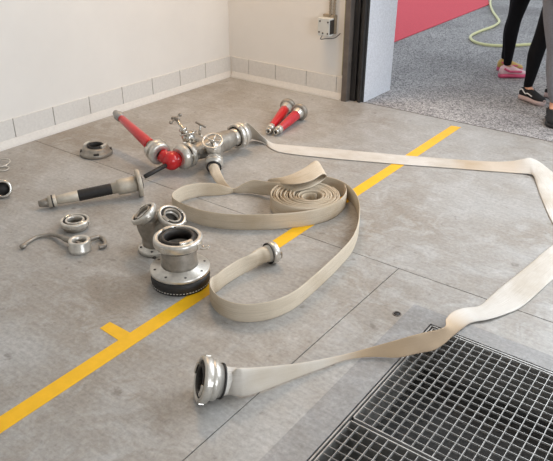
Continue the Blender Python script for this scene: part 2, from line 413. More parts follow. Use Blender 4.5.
# ------------------------------------------------------------------ couplings
def storz(parent, Rr, tail_r, tail_len, z=0, mx=None, metal='alu', seal='rubber', nrib=4, tailmat=None, inner=.5, coll=None):
    mx = (mx or Matrix()) @ Matrix.Translation((0, 0, z)); a = M[metal]; q = Rr
    m = MB(); m.lathe([(.80*q, -.02*q), (.83*q, .02*q), (.93*q, .02*q), (.99*q, -.03*q), (q, -.09*q), (q, -.30*q), (.96*q, -.35*q), (.88*q, -.37*q), (.80*q, -.36*q)], mx, 48, True)
    m.build('locking_ring', a, parent)
    for k in range(nrib):
        m = MB(); an = 2 * math.pi * k / nrib + .5; m.arc(.985*q, 1.045*q, -.30*q, -.08*q, an - .10, an + .10, mx, 3); m.build('rib', a, parent)
    m = MB(); m.lathe([(.60*q, -.04*q), (.81*q, -.06*q), (.81*q, -.16*q), (.60*q, -.16*q)], mx, 48, True); m.build('seal', M[seal], parent)
    m = MB(); m.lathe([(inner*q, -.03*q), ((inner+.04)*q, .03*q), ((inner+.13)*q, .03*q), ((inner+.15)*q, -.02*q), ((inner+.15)*q, -.4*q), (inner*q, -.4*q)], mx, 40, True); m.build('inner_collar', coll or a, parent)
    for s in (0, math.pi):
        m = MB(); m.arc(.68*q, .84*q, -.09*q, .10*q, s - .36, s + .36, mx, 8); m.build('lug', M['chrome' if metal != 'alu_dull' else 'alu'], parent, bevel=.0015)
    if tail_len > 0:
        ti = min(.49*q, tail_r * .85)
        m = MB(); m.lathe([(ti, -.2*q), (tail_r * 1.05, -.2*q), (tail_r * 1.05, -.45*q), (tail_r, -.50*q), (tail_r, -.50*q - tail_len), (ti, -.50*q - tail_len)], mx, 40, True)
        m.build('tail', tailmat or a, parent)
    return parent

# big flanged adapter with black stitched base
t = thing('flanged_adapter', 'large grey flanged coupling adapter standing on a black stitched base ring', 'adapter', (-1.724, 1.648, 0))
m = MB(); m.lathe([(.118, 0), (.122, .004), (.1235, .03), (.1225, .056), (.075, .058), (.07, .03), (.07, 0)], None, 56, True); m.build('rubber_base', M['rubber'], t)
m = MB()
for k in range(58):
    a = 2 * math.pi * k / 58; m.box((-.0035, -.0012, -.001), (.0035, .0012, .001), Matrix.Rotation(a, 4, 'Z') @ Matrix.Translation((0, -.1229, .013)))
m.build('stitching', M['stitch'], t)
m = MB(); m.lathe([(.06, .0585), (.122, .0585), (.1255, .062), (.1255, .071), (.121, .076), (.082, .08), (.077, .088), (.06, .088)], None, 56, True); fl = m.build('flange', M['alu'], t)
for k in range(8):
    a = 2 * math.pi * k / 8 + .2; m = MB(); m.lathe([(.0001, .0818), (.0045, .0815), (.006, .0805), (.006, .077)], Matrix.Translation((.105 * math.cos(a), .105 * math.sin(a), -.0025)), 6); m.build('bolt', M['bore'], t)
m = MB(); m.lathe([(.058, .086), (.0775, .088), (.074, .10), (.073, .15), (.070, .158), (.070, .178), (.058, .178)], None, 48, True); m.build('body', M['alu_dull'], t)
m = MB(); m.lathe([(.0001, .10), (.0575, .10), (.0575, .106), (.0001, .106)]); m.build('bore', M['rubber'], t)
m = MB(); m.lathe([(.069, .164), (.0765, .165), (.0765, .173), (.069, .174)], None, 40, True); m.build('seal_band', M['rubber'], t)
storz(t, .1015, .07, 0, .216, inner=.54, coll=M['bore'], mx=Matrix.Rotation(R(-20), 4, 'Z'))
m = MB(); d = Matrix.Rotation(R(32), 4, 'Z')
m.tube([d @ Vector(q) for q in [(.078, -.006, .168), (.10, -.008, .163), (.122, -.006, .168), (.127, 0, .172), (.122, .006, .172), (.104, .006, .168), (.09, .012, .172), (.078, .012, .17)]], .0022, 8); m.build('wire_clip', M['chrome'], t)
m = MB(); m.box((-.006, -.128, .082), (.006, -.116, .092), Matrix.Rotation(R(-75), 4, 'Z')); m.build('catch', M['rubber'], t, bevel=.001)

# Y branch
by = Vector((-2.003, 1.778, 0))
t = thing('branch_adapter', 'grey metal Y-shaped branch adapter with two open couplings behind the large adapter', 'adapter', by); I = loc_inv(t)
m = MB(); m.lathe([(.05, 0), (.080, 0), (.0835, .004), (.0835, .018), (.079, .023), (.064, .026), (.058, .034), (.05, .034)], None, 48, True); m.build('base_ring', M['alu'], t)
for k in range(6):
    a = k * math.pi / 3; m = MB(); m.lathe([(.0001, .029), (.0055, .028), (.0055, .022)], Matrix.Translation((.071 * math.cos(a), .071 * math.sin(a), 0)), 6); m.build('bolt', M['bore'], t)
hl = at(142, 212, .196) - by; hr = at(172.5, 215, .186) - by
nl = Vector((-.42, -.38, .83)).normalized(); nr = Vector((.46, .02, .88)).normalized()
m = MB()
m.tube([(0, 0, .028), (0, 0, .06), hl * .55 + Vector((0, 0, .02)), hl - nl * .035], [.060, .060, .052, .048], 24)
m.tube([(0, 0, .028), (0, 0, .06), hr * .55 + Vector((0, 0, .02)), hr - nr * .035], [.060, .060, .052, .048], 24)
m.build('body', M['alu_dull'], t)
for h, n_ in ((hl, nl), (hr, nr)):
    mx = frame_mx(h, n_)
    storz(t, .064, .05, .006, 0, mx, coll=M['alu_dull'])
    m = MB(); m.lathe([(.0001, -.030), (.033, -.030), (.033, -.026), (.0001, -.026)], mx, 30); m.build('bore', M['bore'], t)

# wall-side fixed coupling
t = thing('floor_coupling', 'flat flanged metal coupling with black opening near the left wall', 'coupling', (-3.155, 2.385, 0))
m = MB(); m.lathe([(.045, 0), (.094, 0), (.099, .004), (.099, .018), (.094, .026), (.082, .032), (.078, .046), (.070, .051), (.045, .051)], None, 48, True); m.build('flange', M['alu_dull'], t)
m = MB(); m.lathe([(.040, .02), (.050, .02), (.050, .060), (.046, .064), (.040, .062)], None, 40, True); m.build('seal', M['rubber'], t)
for k in range(4):
    m = MB(); a = k * math.pi / 2 + .9; m.arc(.083, .0955, .022, .0335, a - .17, a + .17, None, 6); m.build('notch', M['bore'], t)
for s in (0.4, math.pi + .4):
    m = MB(); m.arc(.052, .070, .048, .068, s - .5, s + .5, None, 8); m.build('lug', M['alu'], t, bevel=.002)

# small coupling
t = thing('hose_coupling', 'small open metal coupling standing upright behind the spanner hub', 'coupling', (-2.464, 1.685, 0))
storz(t, .070, .056, 0, .047)
m = MB(); m.lathe([(.040, 0), (.054, 0), (.058, .004), (.058, .026), (.040, .026)], None, 40, True); m.build('tail', M['alu_dull'], t)
# spanner with hub
hb = Vector((-2.274, 1.561, 0))
t = thing('coupling_spanner', 'metal spanner with round hub, long curved arm and short hook on the floor', 'spanner', hb)
m = MB(); m.lathe([(.032, 0), (.049, 0), (.052, .004), (.052, .016), (.049, .020), (.049, .050), (.046, .055), (.036, .055), (.032, .052)], None, 40, True); m.build('hub', M['alu'], t)
m = MB(); m.lathe([(.0001, .018), (.031, .018), (.0315, .026), (.0001, .03)], None, 30); m.box((-.02, -.006, .028), (.02, .006, .04)); m.build('hub_core', M['alu_dull'], t)
m = MB(); pts = [at(72, 241, .032), at(65, 239, .030), at(61, 237, .024), at(52, 234.7, .014), at(38, 236.5, .011), at(28, 242, .009), at(22.5, 246, .009)]
m.tube([q - hb for q in pts], [.016, .013, .0105, .0095, .009, .009, .010], 10); q = at(23, 246, .012) - hb; m.sphere(q, .016, (1, 1, .75)); m.build('arm', M['alu_dull'], t)
m = MB(); pts = [at(87, 240.5, .030), at(93, 238.2, .022), at(99.5, 237, .013), at(104.5, 240.5, .011), at(104.5, 245.5, .011), at(99, 247, .011)]
m.tube([q - hb for q in pts], [.013, .011, .010, .010, .010, .011], 10); m.build('hook', M['alu_dull'], t)

# frame-edge bits at left
t = thing('wire_clip', 'bent wire clip with two loops on the floor at the left edge', 'clip', at(1, 166)); I = loc_inv(t)
m = MB(); cc = at(1, 163, .012); m.tube([I @ (cc + Vector((.052 * math.cos(a), .052 * math.sin(a), .006 * math.sin(a)))) for a in [k * .6283 for k in range(10)]], .0042, 8, True); m.build('loop', M['alu'], t)
m = MB(); cc = at(3, 168.5, .007); m.tube([I @ (cc + Vector((.035 * math.cos(a), .03 * math.sin(a), 0))) for a in [k * .6283 for k in range(10)]], .004, 8, True); m.build('loop', M['alu'], t)
cc = at(2.5, 189, .052); nz = Vector((.75, -.45, .30)).normalized()
t = thing('coupling_ring', 'coupling ring with black opening tipped on its side at the left edge', 'coupling', mx=frame_mx(cc, nz))
m = MB(); m.lathe([(.034, 0), (.040, .004), (.047, 0), (.0495, -.006), (.0495, -.03), (.044, -.036), (.034, -.036)], None, 40, True); m.build('outer_ring', M['chrome'], t)
m = MB(); m.lathe([(.0001, -.022), (.0335, -.022), (.0335, -.034), (.0001, -.034)], None, 30); m.build('seal', M['rubber'], t)

# ------------------------------------------------------------------ grey branchpipe nozzle
P0 = at(38.5, 204, .031); P1 = at(141.5, 182.5, .074); L_ = (P1 - P0).length
t = thing('branchpipe_nozzle', 'long grey metal nozzle with black grip and round end flange lying on the floor', 'nozzle', mx=frame_mx(P0, P1 - P0))
def prof(pts): return [(r_, u * L_) for r_, u in pts]
m = MB(); m.lathe(prof([(.007, .02), (.007, 0), (.015, 0), (.020, .04), (.024, .085), (.021, .09), (.021, .10)])); m.build('tip', M['alu_dull'], t)
m = MB(); m.lathe(prof([(.024, .09), (.031, .093), (.031, .165), (.026, .17)])); cl = m.build('collar', M['beige'], t)
m = MB(); m.lathe(prof([(.0305, .125), (.033, .128), (.033, .137), (.0305, .14)])); m.build('o_ring', M['rubber'], t)
m = MB(); m.lathe(prof([(.021, .168), (.024, .18), (.029, .375), (.024, .38)])); m.build('barrel', M['beige'], t)
m = MB(); m.lathe(prof([(.027, .376), (.0285, .38)] + [(.0290 + .0009 * (i % 2), .385 + .31 * i / 24) for i in range(25)] + [(.0285, .70), (.027, .702)])); m.build('grip', M['rubber'], t)
m = MB(); m.lathe(prof([(.024, .70), (.030, .705), (.030, .755), (.039, .76), (.042, .79), (.042, .945), (.035, .955)])); b_ = m.build('body', M['beige'], t)
m = MB(); m.lathe([(.0001, .046), (.006, .045), (.007, .040)], Matrix.Translation((0, 0, L_ * .85)) @ Matrix.Rotation(R(100), 4, 'Y') @ Matrix.Rotation(0, 4, 'Z'), 14); m.build('bolt', M['zinc'], t)
m = MB(); m.lathe(prof([(.034, .953), (.070, .955), (.073, .96), (.073, .99), (.069, .998), (.034, 1.0)])); m.build('flange', M['beige'], t)
m = MB(); m.lathe([(.0001, L_), (.034, L_), (.034, L_ + .006), (.0001, L_ + .006)]); m.build('seal', M['rubber'], t)

# ------------------------------------------------------------------ two red nozzles
def red_nozzle(P0, P1, label, Rh, mred):
    L_ = (P1 - P0).length; t = thing('red_nozzle', label, 'nozzle', group='red nozzles lying side by side', mx=frame_mx(P0, P1 - P0))
    pr = lambda q: [(r_, u * L_) for r_, u in q]
    m = MB(); m.lathe(pr([(.010, .03), (.010, 0), (.018, 0), (.021, .02), (.021, .07), (.019, .075)])); m.build('tip', M['chrome'], t)
    m = MB(); m.lathe([(.0001, .001), (.0099, .001), (.0099, .01), (.0001, .01)]); m.build('bore', M['rubber'], t)
    m = MB(); m.lathe(pr([(.019, .075), (.026, .08), (.027, .13), (.0265, .17), (.022, .175)]), None, 8); m.build('hex_collar', M['alu'], t)
    m = MB(); m.lathe(pr([(.0215, .17), (.024, .18), (.035, .72), (.036, .78), (.030, .79)])); m.build('barrel', mred, t)
    m = MB(); m.lathe(pr([(.030, .78), (.034, .79), (.034, .88), (.042, .90), (.030, .93)])); m.build('neck', M['alu'], t)
    m = MB(); m.lathe([(.030, L_ * .90), (.050, L_ * .92), (Rh, L_ * .94), (Rh, L_ * .97), (Rh - .004, L_), (Rh - .012, L_), (Rh - .014, L_ - .008), (.030, L_ - .008)], None, 44, True); m.build('coupling_disc', M['alu_dull'], t)
    m = MB(); m.lathe([(.028, L_ - .01), (.040, L_ - .01), (.040, L_ + .002), (.028, L_ + .002)], None, 30, True); m.build('seal', M['rubber'], t)
    return t
red_nozzle(at(268, 131.5, .027), at(288.5, 105, .058), 'red tapered nozzle lying left of its twin, its disc end partly hidden', .056, M['red'])
red_nozzle(at(275.5, 132.5, .027), at(300.5, 111, .062), 'red tapered nozzle lying right of its twin, its disc end fully seen', .060, M['red2'])

# ------------------------------------------------------------------ divider with valves
Din = at(237, 136, .10); Dout = at(188.5, 154.5, .092); ax = (Din - Dout).normalized()
t = thing('hose_divider', 'metal hose divider with three valve handles in the middle of the hoses', 'hose divider', ((Din + Dout) / 2).xy.to_3d()); I = loc_inv(t)
Q = lambda v: I @ v
Cc = (Din + Dout) / 2
m = MB(); m.tube([Q(Din - ax * .03), Q(Din - ax * .09), Q(Cc), Q(Dout + ax * .07), Q(Dout + ax * .03)], [.045, .060, .066, .050, .040], 24)
low = at(214.5, 160, .07); dlow = (at(213.5, 170, .045) - at(215, 152, .095)).normalized()
m.tube([Q(Cc + Vector((0.02, 0, 0))), Q(low - dlow * .08), Q(low - dlow * .02)], [.055, .045, .036], 20)
up = at(187, 135, .17); m.tube([Q(Cc - ax * .06), Q(up)], [.05, .034], 20)
m.tube([Q(Cc), Q(Vector((Cc.x - .01, Cc.y + .01, .0)))], [.05, .04], 16)
m.build('body', M['alu_dull'], t)
mx = I @ frame_mx(Din + ax * .012, ax); storz(t, .078, .05, .03, 0, mx, 'alu')
mx = I @ frame_mx(Dout - ax * .012, -ax); storz(t, .070, .05, .02, 0, mx, 'alu')
mx = I @ frame_mx(low + dlow * .02, dlow); storz(t, .052, .038, .02, 0, mx, 'alu')
def handwheel(c, n_, r_, spokes=4, stem=.06):
    mx = I @ frame_mx(c, n_)
    m = MB(); m.tube([mx @ Vector((r_ * math.cos(a), r_ * math.sin(a), 0)) for a in [k * math.pi / 8 for k in range(16)]], .0065, 8, True, 2)
    for k in range(spokes):
        a = 2 * math.pi * k / spokes; m.tube([mx @ Vector((0, 0, -.004)), mx @ Vector((r_ * math.cos(a), r_ * math.sin(a), 0))], .005, 8, smooth_pts=2)
    w = m.build('handwheel', M['alu'], t)
    m = MB(); m.lathe([(.0001, .012), (.009, .011), (.012, .006), (.012, -.012), (.007, -.014), (.007, -stem), (.0001, -stem)], mx, 16); m.build('valve_stem', M['chrome'], t)
# handwheel nearest the inlet, faces the camera
handwheel(at(212.5, 141, .20), Vector((.25, -.35, .9)), .055, 5, .09)
m = MB(); mx = I @ frame_mx(at(213.5, 147, .14), Vector((.2, -.3, .9))); m.lathe([(.04, -.05), (.044, 0), (.038, .02), (.018, .03), (.012, .04)], mx, 24); m.build('valve_bonnet', M['alu'], t)
# T handle valve
a, b_ = at(199.5, 137, .15), at(200.3, 124.5, .225)
m = MB(); m.tube([Q(a - Vector((0, 0, .05))), Q(a), Q(b_)], [.012, .009, .0065], 10, smooth_pts=2); m.build('valve_stem', M['chrome'], t)
m = MB(); m.tube([Q(at(196, 122.3, .235)), Q(at(205.5, 127, .22))], .007, 10, smooth_pts=2); m.build('t_handle', M['alu_dull'], t)
m = MB(); m.lathe([(.026, -.02), (.028, .01), (.018, .025), (.010, .03)], I @ frame_mx(at(199.5, 139, .135), (0, 0, 1)), 20); m.build('valve_bonnet', M['alu'], t)
# tap valve leaning back to the left
a, b_ = at(188, 137, .17), at(175.5, 118.5, .285); dd = (b_ - a).normalized(); k_ = (b_ - a).length
m = MB(); m.lathe([(.036, -.05), (.038, 0), (.034, .02), (.020, .03), (.018, .045), (.024, .05), (.024, .062), (.011, .066), (.009, k_), (.0001, k_)], I @ frame_mx(a, dd), 20); m.build('valve_bonnet', M['chrome'], t)
m = MB(); sx = frame_mx(b_, dd)
for k in range(4):
    v_ = sx.to_3x3() @ Vector((math.cos(k * math.pi / 2 + .5), math.sin(k * math.pi / 2 + .5), 0)); m.tube([Q(b_), Q(b_ + v_ * .026), Q(b_ + v_ * .034)], [.007, .006, .010], 8, smooth_pts=3); m.sphere(Q(b_ + v_ * .036), .0115, u=12, v=8)
m.sphere(Q(b_), .013, u=12, v=8); m.build('tap_handle', M['alu_dull'], t)
m = MB(); m.tube([Q(at(188, 133, .20) + Vector((.045 * math.cos(k * .785), .045 * math.sin(k * .785), .012 * math.cos(k * .785)))) for k in range(8)], .006, 8, True, 3)
m.build('bail_ring', M['chrome'], t)

# ------------------------------------------------------------------ red branchpipe on the divider outlet
Bc = at(171.5, 160.5, .072); Cp = at(159.5, 153.5, .105); Tp = at(115, 112.5, .215)
d1 = (Dout - Bc).normalized(); d2 = (Tp - Cp).normalized()
t = thing('red_branchpipe', 'red barrelled nozzle pointing up, with red valve body and black lever, joined to the divider', 'nozzle', Bc.xy.to_3d()); I = loc_inv(t)
m = MB(); m.sphere(I @ Bc, .056, (1, 1, 1.0)); m.tube([I @ Bc, I @ (Bc + d1 * .075)], [.052, .042], 20, smooth_pts=2); m.tube([I @ Bc, I @ (Cp - d2 * .01)], [.042, .038], 20, smooth_pts=2); m.build('valve_body', M['red'], t)
m = MB(); mx = I @ frame_mx(Dout - ax * .022, ax); q = .073
m.lathe([(.03, -.009), (q, -.009), (q, -.03), (q * .9, -.036), (q * .9, -.045), (.03, -.05)], mx, 40, True); m.build('coupling_ring', M['alu'], t)
Lb = (Tp - Cp).length; mx = I @ frame_mx(Cp, d2)
m = MB(); m.lathe([(.03, -.02), (.058, -.015), (.068, -.008), (.068, .014), (.060, .018), (.058, .024), (.064, .028), (.066, .05), (.056, .056), (.036, .062), (.03, .062)], mx, 44, True); m.build('coupling', M['alu'], t)
for k in range(3):
    m = MB(); m.arc(.060, .072, .026, .054, k * 2.1, k * 2.1 + .5, mx, 5); m.build('lug', M['alu'], t, bevel=.0015)
m = MB(); m.lathe([(.036, .055), (.033, .09), (.030, .11), (.027, .11)], mx, 30); m.build('neck', M['alu_dull'], t)
m = MB(); m.lathe([(.026, .10), (.034, .106), (.0345, .12), (.023, Lb - .085), (.020, Lb - .08)], mx, 30); m.build('barrel', M['red'], t)
m = MB(); m.lathe([(.019, Lb - .085), (.028, Lb - .075), (.031, Lb - .045), (.024, Lb - .03), (.019, Lb - .005), (.016, Lb), (.011, Lb), (.011, Lb - .012), (.0001, Lb - .012)], mx, 24); m.build('tip', M['zinc'], t)
m = MB(); m.lathe([(.0001, Lb - .0115), (.0105, Lb - .0115), (.0105, Lb - .006), (.0001, Lb - .006)], mx, 16); m.build('bore', M['rubber'], t)
a, b_ = Bc + (at(162, 168.5, .055) - Bc) * .6, at(145, 176.5, .045)
m = MB(); m.tube([I @ a, I @ b_], .0125, 14, smooth_pts=2); m.build('lever', M['rubber'], t)

# ------------------------------------------------------------------ canvas hoses
def U(px, py, h=.084, lean=(0, 0), th=.003):
    p = at(px, py, 0); p.z = .0006; return (p + Vector((lean[0], lean[1], h)), p, th)
def E(a, b, th=.003): return (at(*a), at(*b), th)
M['canvas'] = canvas_mat('hose_canvas', lin(222, 210, 191), lin(182, 166, 143), .14)
t = thing('canvas_hose', 'narrow beige canvas hose with a loose roll, a big loop and an end coupling', 'fire hose', (-1.674, 2.484, 0)); I = loc_inv(t)
hose = MB()
def S(ctrl, k=8): strip(hose, [(I @ Vector(c[0]), I @ Vector(c[1]), *c[2:]) for c in ctrl], k)
# from divider outlet to the floor, right along the roll, folded over its top
hs = low + dlow * .045
S([(at(208.8, 168, .06), at(218.6, 166.5, .065), .024), (at(210.5, 174, .05), at(220.6, 171, .06), .012), (at(214.5, 180.5, .03), at(223, 176.5, .05), .005),
   (at(221, 187.5, .012), at(227, 183.5, .035)), (at(230, 192, .004), at(234, 188.5, .03)), (at(241, 193, .003), at(244, 183, .06)), (at(254, 193.8, .003), at(254, 179.8, .083)),
   (at(267, 195.5, .01), at(266, 181.3, .088)), (at(283, 195, .045), at(280, 182, .10)), (at(297, 191.5, .085), at(291, 181, .105)), (at(311, 187.5, .089), at(304, 176.5, .091)), (at(321, 182, .089), at(313, 169.5, .089)),
   (at(326, 177.5, .102), at(318.5, 164.5, .102)), (at(326, 175, .122), at(318.5, 161.8, .122)), (at(322, 174.5, .138), at(314.5, 161, .138)), (at(312, 180.5, .134), at(304, 168, .134)), (at(298, 184, .125), at(293, 173.5, .125)),
   (at(286, 184.5, .105), at(283, 177, .115)), (at(276, 184, .075), at(275, 178, .10)), (at(268, 187, .03), at(268, 179.5, .085))])
# tucked end, left loop, front band, round the right of the roll
S([U(234, 192.5, .03, (.02, .05)), U(226, 194.8, .03, (.02, .04)), U(214, 195.8, .065, (0, .02)), U(201, 196.5, .078), U(188, 199.5), U(179, 203.5), U(173.5, 208.5),
   U(175.5, 214), U(187, 220), U(205, 226), U(229, 229.5), U(258, 230), U(287, 228.5), U(313, 225), U(331, 219.5), U(341.5, 212), U(345.5, 205), U(344, 199)])
# big loop out to the end coupling
ZD = (at(275, 250.5, .048) - at(262, 254.5, .048)).normalized(); ZU = Vector((0, 0, 1)); ZC = at(273.5, 252, .050)
S3 = [U(306, 188), U(318, 189.5), U(332, 192), U(342, 196), U(349.5, 201.5), U(355, 208.5), U(358, 217), U(358.5, 228), U(356.5, 241), U(350.8, 254), U(339, 268), U(326, 281), U(313, 293), U(298, 306), U(285.5, 313.6), U(269.6, 319.5), U(250, 322.2),
   U(234, 320.7), U(220, 314.5), U(212.3, 306), U(210.8, 298.5), U(213, 294.5), U(218, 291.5), U(226, 284.9), U(240, 276), (at(250, 254.5, .088), at(252, 269, .005), .004),
   (ZC - ZD * .075 + ZU * .040, ZC - ZD * .075 - ZU * .042, .020), (ZC - ZD * .045 + ZU * .036, ZC - ZD * .045 - ZU * .036, .033), (ZC - ZD * .016 + ZU * .034, ZC - ZD * .016 - ZU * .034, .034)]
S(S3)
# the roll itself: a loose spiral standing on edge
RC = at(304.5, 193.8, .083); RR = .176
sp = []; N_ = 15 * 14
for i in range(N_ + 1):
    a = -i / 15 * 2 * math.pi + 1.2; r_ = RR - .125 * (i / N_) + .0025 * math.sin(a * 1.7)
    if i > N_ - 12: r_ -= .02 * (i - N_ + 12) / 12
    ox = .035 * (i / N_); q = Vector((RC.x + ox, RC.y + ox * .3, .0008)) + Vector((r_ * math.cos(a), r_ * math.sin(a), 0)); h = .082 + .004 * math.sin(i * .21) + .002 * math.sin(i * .057)
    sp.append((q + Vector((0, 0, h)), q, .0042))
S(sp, 2)
hose.build('canvas_tube', M['canvas'], t)
cx = I @ frame_mx(low + dlow * .024, -dlow)
m = MB(); m.lathe([(.030, -.04), (.038, -.04), (.040, -.022), (.052, -.020), (.053, -.004), (.050, 0), (.030, 0)], cx, 40, True); cp = m.build('divider_coupling', M['alu'], t)
m = MB(); m.lathe([(.036, -.046), (.0425, -.046), (.0425, -.034), (.036, -.034)], cx, 36, True); m.build('clamp_band', M['rubber'], cp)
cx = I @ frame_mx(ZC, ZD, (0, 0, 1))
m = MB(); m.lathe([(.0001, -.012), (.030, -.012), (.030, -.036), (.038, -.036), (.039, -.02), (.047, -.018), (.049, -.014), (.049, .006), (.045, .010), (.040, .004), (.034, .004), (.034, -.008), (.0001, -.008)], cx, 40); cp = m.build('end_coupling', M['alu'], t); cp['label'] = 'metal end coupling'
m = MB(); m.lathe([(.030, -.006), (.0475, -.0285), (.0475, -.024), (.0385, -.019), (.030, -.019)], cx, 36, True); m.build('seal', M['rubber'], cp)
for s in (0, math.pi): m = MB(); m.arc(.034, .046, .004, .018, s - .35, s + .35, cx, 6); m.build('lug', M['chrome'], cp)
# wide hose
t = thing('wide_canvas_hose', 'wide off-white canvas hose running from the divider round and over the floor grating', 'fire hose', (-1.0, 2.2, 0)); I = loc_inv(t)
EC = at(200, 379, .081); NF = Vector((-.62, -.74, .30)).normalized(); UF = (Vector((0, 0, 1)) - NF * NF.z).normalized()
hose = MB()
S([(at(238, 127.5, .145), at(240, 143, .05), .038), (at(241.5, 125.5, .147), at(241, 141.5, .05), .018), (at(245.8, 122.3, .155), at(243, 140, .035), .004), (at(250, 124.5, .14), at(249, 139, .018)), (at(256, 130, .10), at(256, 140, .006)), (at(264, 137.5, .05), at(263.5, 142.5, .004)),
   (at(273, 143.2, .012), at(271.5, 149, .004)), (at(290, 145.2, .006), at(287, 153.5, .004)), (at(338, 149.2, .004), at(335, 158.8, .004)), (at(393, 154.4, .004), at(391, 163.6, .004)), (at(450, 159, .004), at(448, 168, .004)),
   (at(492, 161.5, .012), at(491, 171.3, .004)), (at(511, 161, .03), at(513, 173, .004)), (at(523, 159, .055), at(528, 174, .008)), (at(530, 157.8, .062), at(533.5, 176, .012)), (at(539, 161.5, .05), at(536, 183, .006)), (at(553, 172, .02), at(542, 200, .004)),
   (at(573, 187, .004), at(552, 222, .004)), (at(588, 205, .004), at(562, 234, .004)), (at(596, 232, .004), at(563, 239, .004)), (at(588, 254, .004), at(557, 242.5, .004)), (at(571, 266, .004), at(546, 250, .004)), (at(553, 279.5, .004), at(532, 262, .006)), (at(524, 305.3, .004), at(503, 285.5, .006)),
   (at(506, 314, .006), at(489, 297.5, .008)), (at(488, 319.6, .01), at(479, 305.8, .012)), (at(478, 321.3, .008), at(463.5, 308, .025)),
   (at(470, 323.5, .006), at(452.5, 312, .055)), (at(463, 328, .005), at(446, 319, .085)), (at(454, 335, .004), at(445.5, 326, .088)), (at(444, 344, .003), at(438, 329.5, .087)), (at(433, 350.5, .003), at(426, 332, .085)), (at(418, 353.5, .003), at(411, 335.8, .08)), (at(398, 357.6, .003), at(393, 341, .06)), (at(370, 357, .003), at(370, 347.4, .035)), (at(346, 360, .004), at(346, 354, .025)),
   (at(322, 368.5, .004), at(322, 359, .035)), (at(299, 377, .004), at(299, 363, .05)), (at(271, 388, .004), at(272, 366, .08)), (at(251, 395, .004), at(252, 367.5, .105), .006), (at(238, 396, .005), at(238, 368.2, .118), .014),
   (EC - NF * .105 - UF * .053, EC - NF * .105 + UF * .055, .030), (EC - NF * .066 - UF * .050, EC - NF * .066 + UF * .050, .048)], 8)
ru = runs[-1]
nR = len(ru); M['canvas2'] = canvas_mat('wide_hose_canvas', lin(222, 219, 213), lin(194, 188, 180), .0,
    [(ru[nR - 17], ru[nR - 7], lin(190, 158, 118), .75), (ru[nR - 9], ru[nR - 1], lin(204, 186, 160), .35), (0, ru[5], lin(176, 160, 136), .5), (ru[10], ru[14], lin(180, 150, 110), .4)])
hose.build('canvas_tube', M['canvas2'], t)
cx = I @ frame_mx(Din + ax * .015, -ax)
m = MB(); m.lathe([(.050, -.055), (.058, -.055), (.060, -.03), (.075, -.028), (.078, -.022), (.078, -.004), (.074, 0), (.050, 0)], cx, 44, True); m.build('divider_coupling', M['alu'], t)
fc = at(200, 379, .081); nf = Vector((-.62, -.74, .30)).normalized()
cx = I @ frame_mx(fc, nf)
hold = MB(); hold.lathe([(.040, -.075), (.054, -.075), (.056, -.055), (.066, -.05), (.067, -.02), (.040, -.02)], cx, 44, True); hold = hold.build('end_coupling', M['alu'], t); hold['label'] = 'metal end coupling'
storz(hold, .0765, .05, 0, 0, cx, 'alu', coll=M['bore'])
m = MB(); m.lathe([(.05, -.074), (.0585, -.074), (.0585, -.068), (.05, -.068)], cx, 40, True); m.build('clamp_band', M['rubber'], hold)
m = MB(); m.lathe([(.0001, -.05), (.04, -.05), (.04, -.045), (.0001, -.045)], cx, 30); m.build('bore', M['rubber'], hold)

# ------------------------------------------------------------------ wall box
WB = 4.283
def aty(px, py, y_):
    d = CF * FPX + CR * (px - 276.5) - CU * (py - 230.5); return CAM + d * (y_ / d.y)
a = aty(318, 17.5, WB - .085); b_ = aty(329, 37, WB - .085)
t = thing('junction_box', 'grey electrical box with a dark socket side on the back wall', 'electrical box', ((a.x + b_.x) / 2, WB, b_.z)); I = loc_inv(t)
m = MB(); m.box((a.x, WB - .085, b_.z), (b_.x, WB - .025, a.z), I); m.build('housing', M['box'], t, bevel=.004)
m = MB(); m.box((a.x + .004, WB - .025, b_.z + .012), (b_.x + .012, WB - .0005, a.z + .018), I); m.build('back_plate', M['conduit'], t, bevel=.002)
m = MB(); m.box((b_.x, WB - .08, b_.z + .015), (b_.x + .004, WB - .03, a.z - .012), I); m.build('socket_side', M['boxdark'], t)
for (u, v_) in ((.18, .82), (.86, .80), (.14, .2), (.45, .16), (.86, .16)):
    m = MB(); m.lathe([(.0001, .004), (.006, .003), (.0065, 0)], I @ frame_mx((a.x + (b_.x - a.x) * u, WB - .085, b_.z + (a.z - b_.z) * v_), (0, -1, 0)), 12); m.build('screw', M['boxdark'], t)
m = MB(); m.tube([I @ Vector(q) for q in [(a.x + .035, WB - .07, b_.z + .004), (a.x + .02, WB - .07, b_.z - .028), (a.x + .06, WB - .06, b_.z - .022), (b_.x + .02, WB - .04, b_.z - .012), (b_.x + .05, WB - .01, b_.z + .02)]], .003, 8); m.build('wire', M['boxdark'], t)
for k, dx in enumerate((-.018, .018)):
    m = MB(); pts = [Vector((b_.x - .02 + dx, WB - .022, a.z + .0 + i * .02)) for i in range(140)]
    m.tube(pts, .008, 8, smooth_pts=1)
    for i in range(0, 140): m.lathe([(.0105, -.004), (.0105, .004)], Matrix.Translation(pts[i]), 8)
    tag(m.build('wall_conduit', M['conduit']), ['left one of two ribbed conduits rising from the junction box', 'right one of two ribbed conduits rising from the junction box'][k], 'conduit', 'conduits above the junction box')

# ------------------------------------------------------------------ garden hose outside
m = MB(); pts = [at(q[0], q[1], 0) for q in [(494, -14), (491.5, -4), (490.2, 4), (492.8, 12), (497, 18), (499, 22.5), (493, 27), (482, 31), (472, 35.5), (470.5, 39), (476, 43), (487, 45.5), (500, 46.3), (515, 46), (530, 45), (548, 44.5), (570, 44)]]
for q in pts: q.z = .007
m.tube(pts, .0145, 10)
tag(m.build('garden_hose', M['garden']), 'pale yellow hose curling on the asphalt behind the legs', 'hose')

